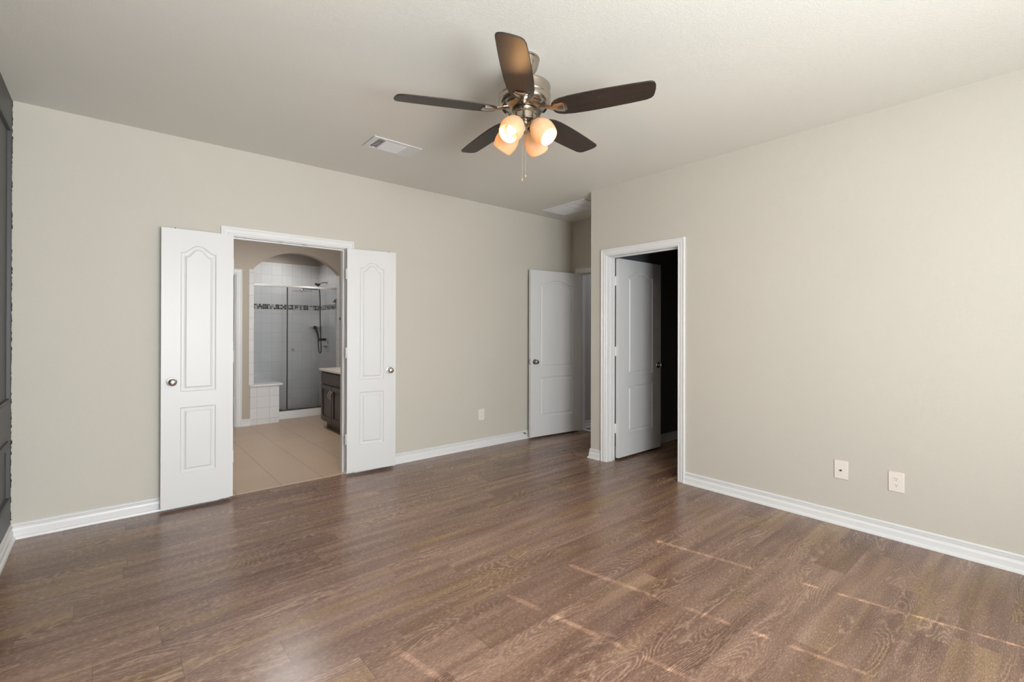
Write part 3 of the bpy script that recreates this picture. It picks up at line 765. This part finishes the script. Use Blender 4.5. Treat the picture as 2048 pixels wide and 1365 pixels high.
# ------------------------------------------------------------------ wall plates, vents, door stop
def plate(name, loc, rz, label, cat, kind):
    e = empty(name, loc, rz)        # local: x right, y out of the wall (negative), z up
    w, h = .079, .123
    b = MB(); b.box(-w / 2, w / 2, -.0055, 0, -h / 2, h / 2); b.build('cover_plate', M['plate'], e, bevel=.0025, segs=3)
    rx = Matrix.Rotation(R(90), 4, 'X')
    if kind == 'duplex':
        for z in (.0195, -.0195):
            b = MB(); pts = []
            for k in range(28):
                a = 2 * PI * k / 28; pts.append((.0172 * math.cos(a), max(-.0132, min(.0132, .0172 * math.sin(a))) + z))
            b.prism(pts, lambda a, c, d: (a, d, c), -.0075, -.0050)
            o = b.build('socket', M['plate'], e)
            b = MB(); b.box(-.0075, -.0055, -.0079, -.0074, z + .0005, z + .0075); b.box(.0055, .0075, -.0079, -.0074, z + .0005, z + .0065)
            b.lathe([(0, 0), (.0026, 0), (.0026, .0005), (0, .0006)], 10, Matrix.Translation((0, -.0074, z - .0065)) @ rx)
            b.build('slots', M['black'], o)
        b = MB(); b.lathe([(0, 0), (.003, 0), (.0025, .001), (0, .0012)], 12, Matrix.Translation((0, -.0055, 0)) @ rx); b.build('screw', M['plate'], e)
    else:
        b = MB(); b.lathe([(0, 0), (.0065, 0), (.0065, .003), (.0045, .003), (.0045, .010), (.0025, .010), (.0025, .008), (0, .008)], 14, Matrix.Translation((0, -.0055, -.004)) @ rx)
        b.build('coaxial_jack', M['dark_nickel'], e)
        for z in (.041, -.041):
            b = MB(); b.lathe([(0, 0), (.003, 0), (.0025, .001), (0, .0012)], 12, Matrix.Translation((0, -.0055, z)) @ rx); b.build('screw', M['plate'], e)
    return tag(e, label, cat)
plate('wall_outlet', (XB - .0003, .700, .361), R(-90), 'almond duplex outlet low on the right wall, nearer the camera', 'outlet', 'duplex')
plate('cable_plate', (XB - .0003, .994, .372), R(-90), 'almond wall plate with a single cable jack left of the right-wall outlet', 'cable plate', 'coax')
plate('wall_outlet', (3.170, YA - .0003, .364), 0, 'almond duplex outlet low on the long back wall', 'outlet', 'duplex')

# supply register
e = empty('ceiling_vent', (1.669, 3.402, H))
X0, X1, Y0, Y1 = -.195, .195, -.120, .120
b = MB()
b.box(X0, X1, Y0, Y0 + .028, -.007, -.0005); b.box(X0, X1, Y1 - .028, Y1, -.007, -.0005); b.box(X0, X0 + .045, Y0 + .028, Y1 - .028, -.007, -.0005); b.box(X1 - .045, X1, Y0 + .028, Y1 - .028, -.007, -.0005)
for x in (-.090, .093): b.box(x - .006, x + .006, Y0 + .028, Y1 - .028, -.008, -.0005)
b.build('frame', M['white_metal'], e, bevel=.002)
b = MB(); b.box(X0 + .046, X1 - .046, Y0 + .029, Y1 - .029, -.0014, -.0006); b.build('duct_backing', M['darkgap'], e)
b = MB()
for k in range(5):
    x = -.139 + k * .0095; b.box(x, x + .0018, Y0 + .03, Y1 - .03, -.0050, -.0040)
for k in range(5):
    y = -.068 + k * .034; b.box(-.148, -.097, y, y + .003, -.0052, -.0042)
o = b.build('louvre', M['white_metal'], e); o['label'] = 'left grid section showing the dark duct'
b = MB()
for k in range(15):
    y = -.088 + k * .0122
    b.add([(-.083, y, -.002), (.086, y, -.002), (.086, y + .011, -.0065), (-.083, y + .011, -.0065), (-.083, y, -.0028), (.086, y, -.0028), (.086, y + .011, -.0073), (-.083, y + .011, -.0073)],
          [(0, 1, 2, 3), (7, 6, 5, 4), (0, 4, 5, 1), (2, 6, 7, 3), (1, 5, 6, 2), (3, 7, 4, 0)])
b.build('louvre', M['white_metal'], e)
b = MB()
for k in range(6):
    x = .100 + k * .0082
    b.add([(x, Y0 + .03, -.002), (x, Y1 - .03, -.002), (x + .0078, Y1 - .03, -.0065), (x + .0078, Y0 + .03, -.0065), (x, Y0 + .03, -.0028), (x, Y1 - .03, -.0028), (x + .0078, Y1 - .03, -.0073), (x + .0078, Y0 + .03, -.0073)],
          [(0, 1, 2, 3), (7, 6, 5, 4), (0, 4, 5, 1), (2, 6, 7, 3), (1, 5, 6, 2), (3, 7, 4, 0)])
b.build('louvre', M['white_metal'], e)
tag(e, 'white three-section supply vent in the ceiling left of the fan', 'vent')
# return grille
e = empty('return_air_grille', (4.085, 3.712, H))
GX, GY = .185, .322
b = MB()
b.box(-GX, GX, -GY, -GY + .022, -.010, -.0005); b.box(-GX, GX, GY - .022, GY, -.010, -.0005); b.box(-GX, -GX + .022, -GY + .022, GY - .022, -.010, -.0005); b.box(GX - .022, GX, -GY + .022, GY - .022, -.010, -.0005)
for k in (-1, 0, 1): b.box(-GX + .022, GX - .022, k * .1485 - .004, k * .1485 + .004, -.0085, -.0005)
b.build('frame', M['white_metal'], e, bevel=.002)
b = MB(); b.box(-GX + .023, GX - .023, -GY + .023, GY - .023, -.0012, -.0006); b.build('duct_backing', M['darkgap'], e)
for k in range(4):
    b = MB(); y0 = -.300 + k * .1505
    for i in range(28):
        x = -GX + .024 + i * .0118
        b.add([(x, y0, -.0015), (x, y0 + .141, -.0015), (x + .0112, y0 + .141, -.0075), (x + .0112, y0, -.0075), (x, y0, -.0025), (x, y0 + .141, -.0025), (x + .0112, y0 + .141, -.0085), (x + .0112, y0, -.0085)],
              [(0, 1, 2, 3), (7, 6, 5, 4), (0, 4, 5, 1), (2, 6, 7, 3), (1, 5, 6, 2), (3, 7, 4, 0)])
    b.build('louvre_panel', M['white_metal'], e, smooth=0)
tag(e, 'white louvred return air grille in the ceiling of the nook', 'vent')
# door stop
e = empty('door_stop', (3.800, YA - .0125, .070))
b = MB(); pts = [(.0055 * math.cos(k * .9), -.004 - k * .00072, .0055 * math.sin(k * .9)) for k in range(60)]
b.tube(pts, .0012, 5); b.lathe([(0, 0), (.011, 0), (.009, .004), (0, .005)], 14, Matrix.Rotation(R(90), 4, 'X')); b.build('spring', M['dark_nickel'], e)
b = MB(); b.lathe([(0, 0), (.008, 0), (.009, .004), (.007, .010), (0, .011)], 14, Matrix.Translation((0, -.046, 0)) @ Matrix.Rotation(R(90), 4, 'X')); b.build('rubber_tip', M['trim'], e)
tag(e, 'small spring door stop on the baseboard behind the nook door', 'door stop')

# ------------------------------------------------------------------ ceiling fan
fan = empty('ceiling_fan', (1.652, 1.846, H))
zc = lambda z: z - H
def fp(mb, name, m, parent=fan, **kw): return mb.build(name, m, parent, **kw)
b = MB(); b.lathe([(0, -.0005), (.076, -.0005), (.079, -.004), (.079, -.012), (.075, -.015), (.077, -.019), (.075, -.030), (.066, -.055), (.052, -.078), (.036, -.092), (.022, -.096), (0, -.096)], 48)
fp(b, 'canopy', M['brushed'])
b = MB(); b.lathe([(0, -.09), (.0135, -.09), (.0135, -.15), (0, -.15)], 20); fp(b, 'downrod', M['brushed'])
b = MB(); b.lathe([(0, -.143), (.05, -.143), (.125, -.146), (.135, -.150), (.136, -.156), (.1345, -.160), (.1345, -.196), (.1375, -.199), (.1375, -.206), (.135, -.210), (.137, -.222), (.135, -.236), (.125, -.250), (.105, -.261), (.085, -.268), (.069, -.271), (0, -.271)], 64)
fp(b, 'motor_housing', M['brushed'])
b = MB()
for k in range(10):
    a = 2 * PI * k / 10 + .2
    # curved vent slots on the lower bowl
    pts = []
    for j in range(6):
        aa = a + (j - 2.5) * .075; pts.append((.1155 * math.cos(aa), .1155 * math.sin(aa), -.2580))
    b = MB(); b.tube(pts, .0032, 8)
    fp(b, 'vent_slot', M['darkgap'])
b = MB(); b.lathe([(0, -.270), (.060, -.270), (.060, -.274), (.066, -.276), (.067, -.290), (.063, -.294), (.059, -.296), (.0585, -.320), (.061, -.323), (.061, -.330), (.052, -.334), (0, -.334)], 48)
fp(b, 'switch_housing', M['brushed'])
b = MB(); b.lathe([(0, -.333), (.030, -.333), (.034, -.340), (.034, -.352), (.022, -.358), (.016, -.364), (.014, -.382), (.018, -.386), (.012, -.392), (0, -.394)], 32)
fp(b, 'light_fitter', M['brushed'])

# blades
def blade_outline():
    # r along the blade, u across it; the trailing corner of the tip is the long one
    return [(.150, -.018), (.156, -.034), (.172, -.050), (.200, -.061), (.250, -.068), (.330, -.071), (.430, -.0715), (.540, -.069), (.612, -.066), (.642, -.0645), (.655, -.059), (.662, -.049), (.665, -.032),
            (.662, -.005), (.655, .022), (.648, .041), (.636, .053), (.612, .061), (.540, .066), (.430, .0705), (.330, .0725), (.250, .070), (.200, .063), (.172, .052), (.156, .036), (.150, .018)]
def iron_mesh():
    b = MB()
    st = [(.058, .016, -.262, .008), (.080, .016, -.263, .009), (.105, .017, -.268, .009), (.130, .020, -.275, .009), (.155, .025, -.2815, .008), (.180, .031, -.2865, .008), (.205, .036, -.2885, .008), (.214, .036, -.2890, .0085), (.216, .030, -.2885, .005), (.226, .026, -.2880, .004), (.228, .022, -.2880, .002)]
    vs = []; fs = []
    for r, w, z, th in st:
        vs += [(r, -w, z), (r, -w * .5, z - th * .55), (r, 0, z - th * .85), (r, w * .5, z - th * .55), (r, w, z), (r, w, z + th * .4), (r, -w, z + th * .4)]
    n = 7
    for i in range(len(st) - 1):
        for k in range(n): fs.append((i * n + k, i * n + (k + 1) % n, (i + 1) * n + (k + 1) % n, (i + 1) * n + k))
    fs.append(tuple(range(n))); fs.append(tuple((len(st) - 1) * n + k for k in range(n)))
    b.add(vs, fs)
    return b
PHI0 = -62.0
b = MB(); b.prism(blade_outline(), lambda a, c, d: (a, c, d), 0.0, .0065)
bl0 = b.build('blade', M['blade'], fan, bevel=.0015, smooth=30)
ir0 = iron_mesh().build('blade_arm', M['brushed'], fan, smooth=40)
pitch = R(-11.0)
def place_blade(bl, ir, k):
    a = R(PHI0 + 72 * k - (2.7 if k == 4 else 0))
    bl.matrix_local = Matrix.Rotation(a, 4, 'Z') @ Matrix.Translation((0, 0, -.2845)) @ Matrix.Rotation(pitch, 4, 'X')
    # the arm is level at the hub and twists with the blade at its outer end
    ir.matrix_local = Matrix.Rotation(a, 4, 'Z')
me = ir0.data
for v in me.vertices:
    t = min(1.0, max(0.0, (v.co.x - .085) / .08)); t = t * t * (3 - 2 * t)
    p = Matrix.Translation((0, 0, -.2845)) @ Matrix.Rotation(pitch * t, 4, 'X') @ Matrix.Translation((0, 0, .2845)) @ v.co
    v.co = p
place_blade(bl0, ir0, 0)
for k in range(1, 5):
    c = bl0.copy(); col.objects.link(c); c.parent = fan
    d = ir0.copy(); col.objects.link(d); d.parent = fan
    place_blade(c, d, k)

# shades with sockets, bulbs and their light
def shade_profile():
    outer = [(.022, 0), (.030, .006), (.042, .018), (.053, .036), (.0600, .058), (.0620, .078), (.0590, .100), (.0540, .118), (.0505, .126)]
    inner = [(r - .003, z) for r, z in reversed(outer[1:])] + [(.019, .003)]
    return outer + [(.0490, .1268)] + inner
for k in range(4):
    ang = R(195 + 90 * k); tilt = R(43)
    mx = Matrix.Rotation(ang, 4, 'Z') @ Matrix.Translation((.062, 0, -.352)) @ Matrix.Rotation(PI - tilt, 4, 'Y')
    arm = MB()
    arm.tube([Vector((.022 * math.cos(ang), .022 * math.sin(ang), -.346)), Vector((.045 * math.cos(ang), .045 * math.sin(ang), -.342)), mx @ Vector((0, 0, -.006))], .009, 12)
    arm.lathe([(0, -.016), (.018, -.016), (.023, -.010), (.024, .006), (.018, .008), (.016, .030), (0, .030)], 24, mx)
    fp(arm, 'lamp_arm', M['brushed'])
    s = MB(); s.lathe(shade_profile(), 40, mx, closed=True)
    so = fp(s, 'lamp_shade', M['shade'], smooth=60)
    bb = MB(); bb.lathe([(0, .030), (.013, .032), (.016, .046), (.024, .060), (.027, .074), (.024, .088), (.014, .098), (0, .101)], 20, mx)
    bo = fp(bb, 'light_bulb', M['bulb'], so)
    l = bpy.data.lights.new('bulb_light', 'POINT'); l.energy = 5.6; l.color = (1.0, 0.54, 0.22); l.shadow_soft_size = .012
    lo = bpy.data.objects.new('bulb_light', l); col.objects.link(lo); lo.parent = so
    lo.location = mx @ Vector((0, 0, .1145))
# pull chains
vdir = Vector((-.648, -.762, 0)); rdir = Vector((.762, -.648, 0))
for off, z1, sd in ((-.012, -.64, 1), (.006, -.62, 1)):
    q = vdir * .040 + rdir * off
    b = MB(); b.tube([(q.x, q.y, -.333), (q.x, q.y, z1)], .0011, 6)
    b.lathe([(0, 0), (.003, .002), (.0035, .012), (0, .018)], 10, Matrix.Translation((q.x, q.y, z1 - .016)))
    fp(b, 'pull_chain', M['chain'])
tag(fan, 'five-blade dark ceiling fan with four lit opal glass shades', 'ceiling fan')
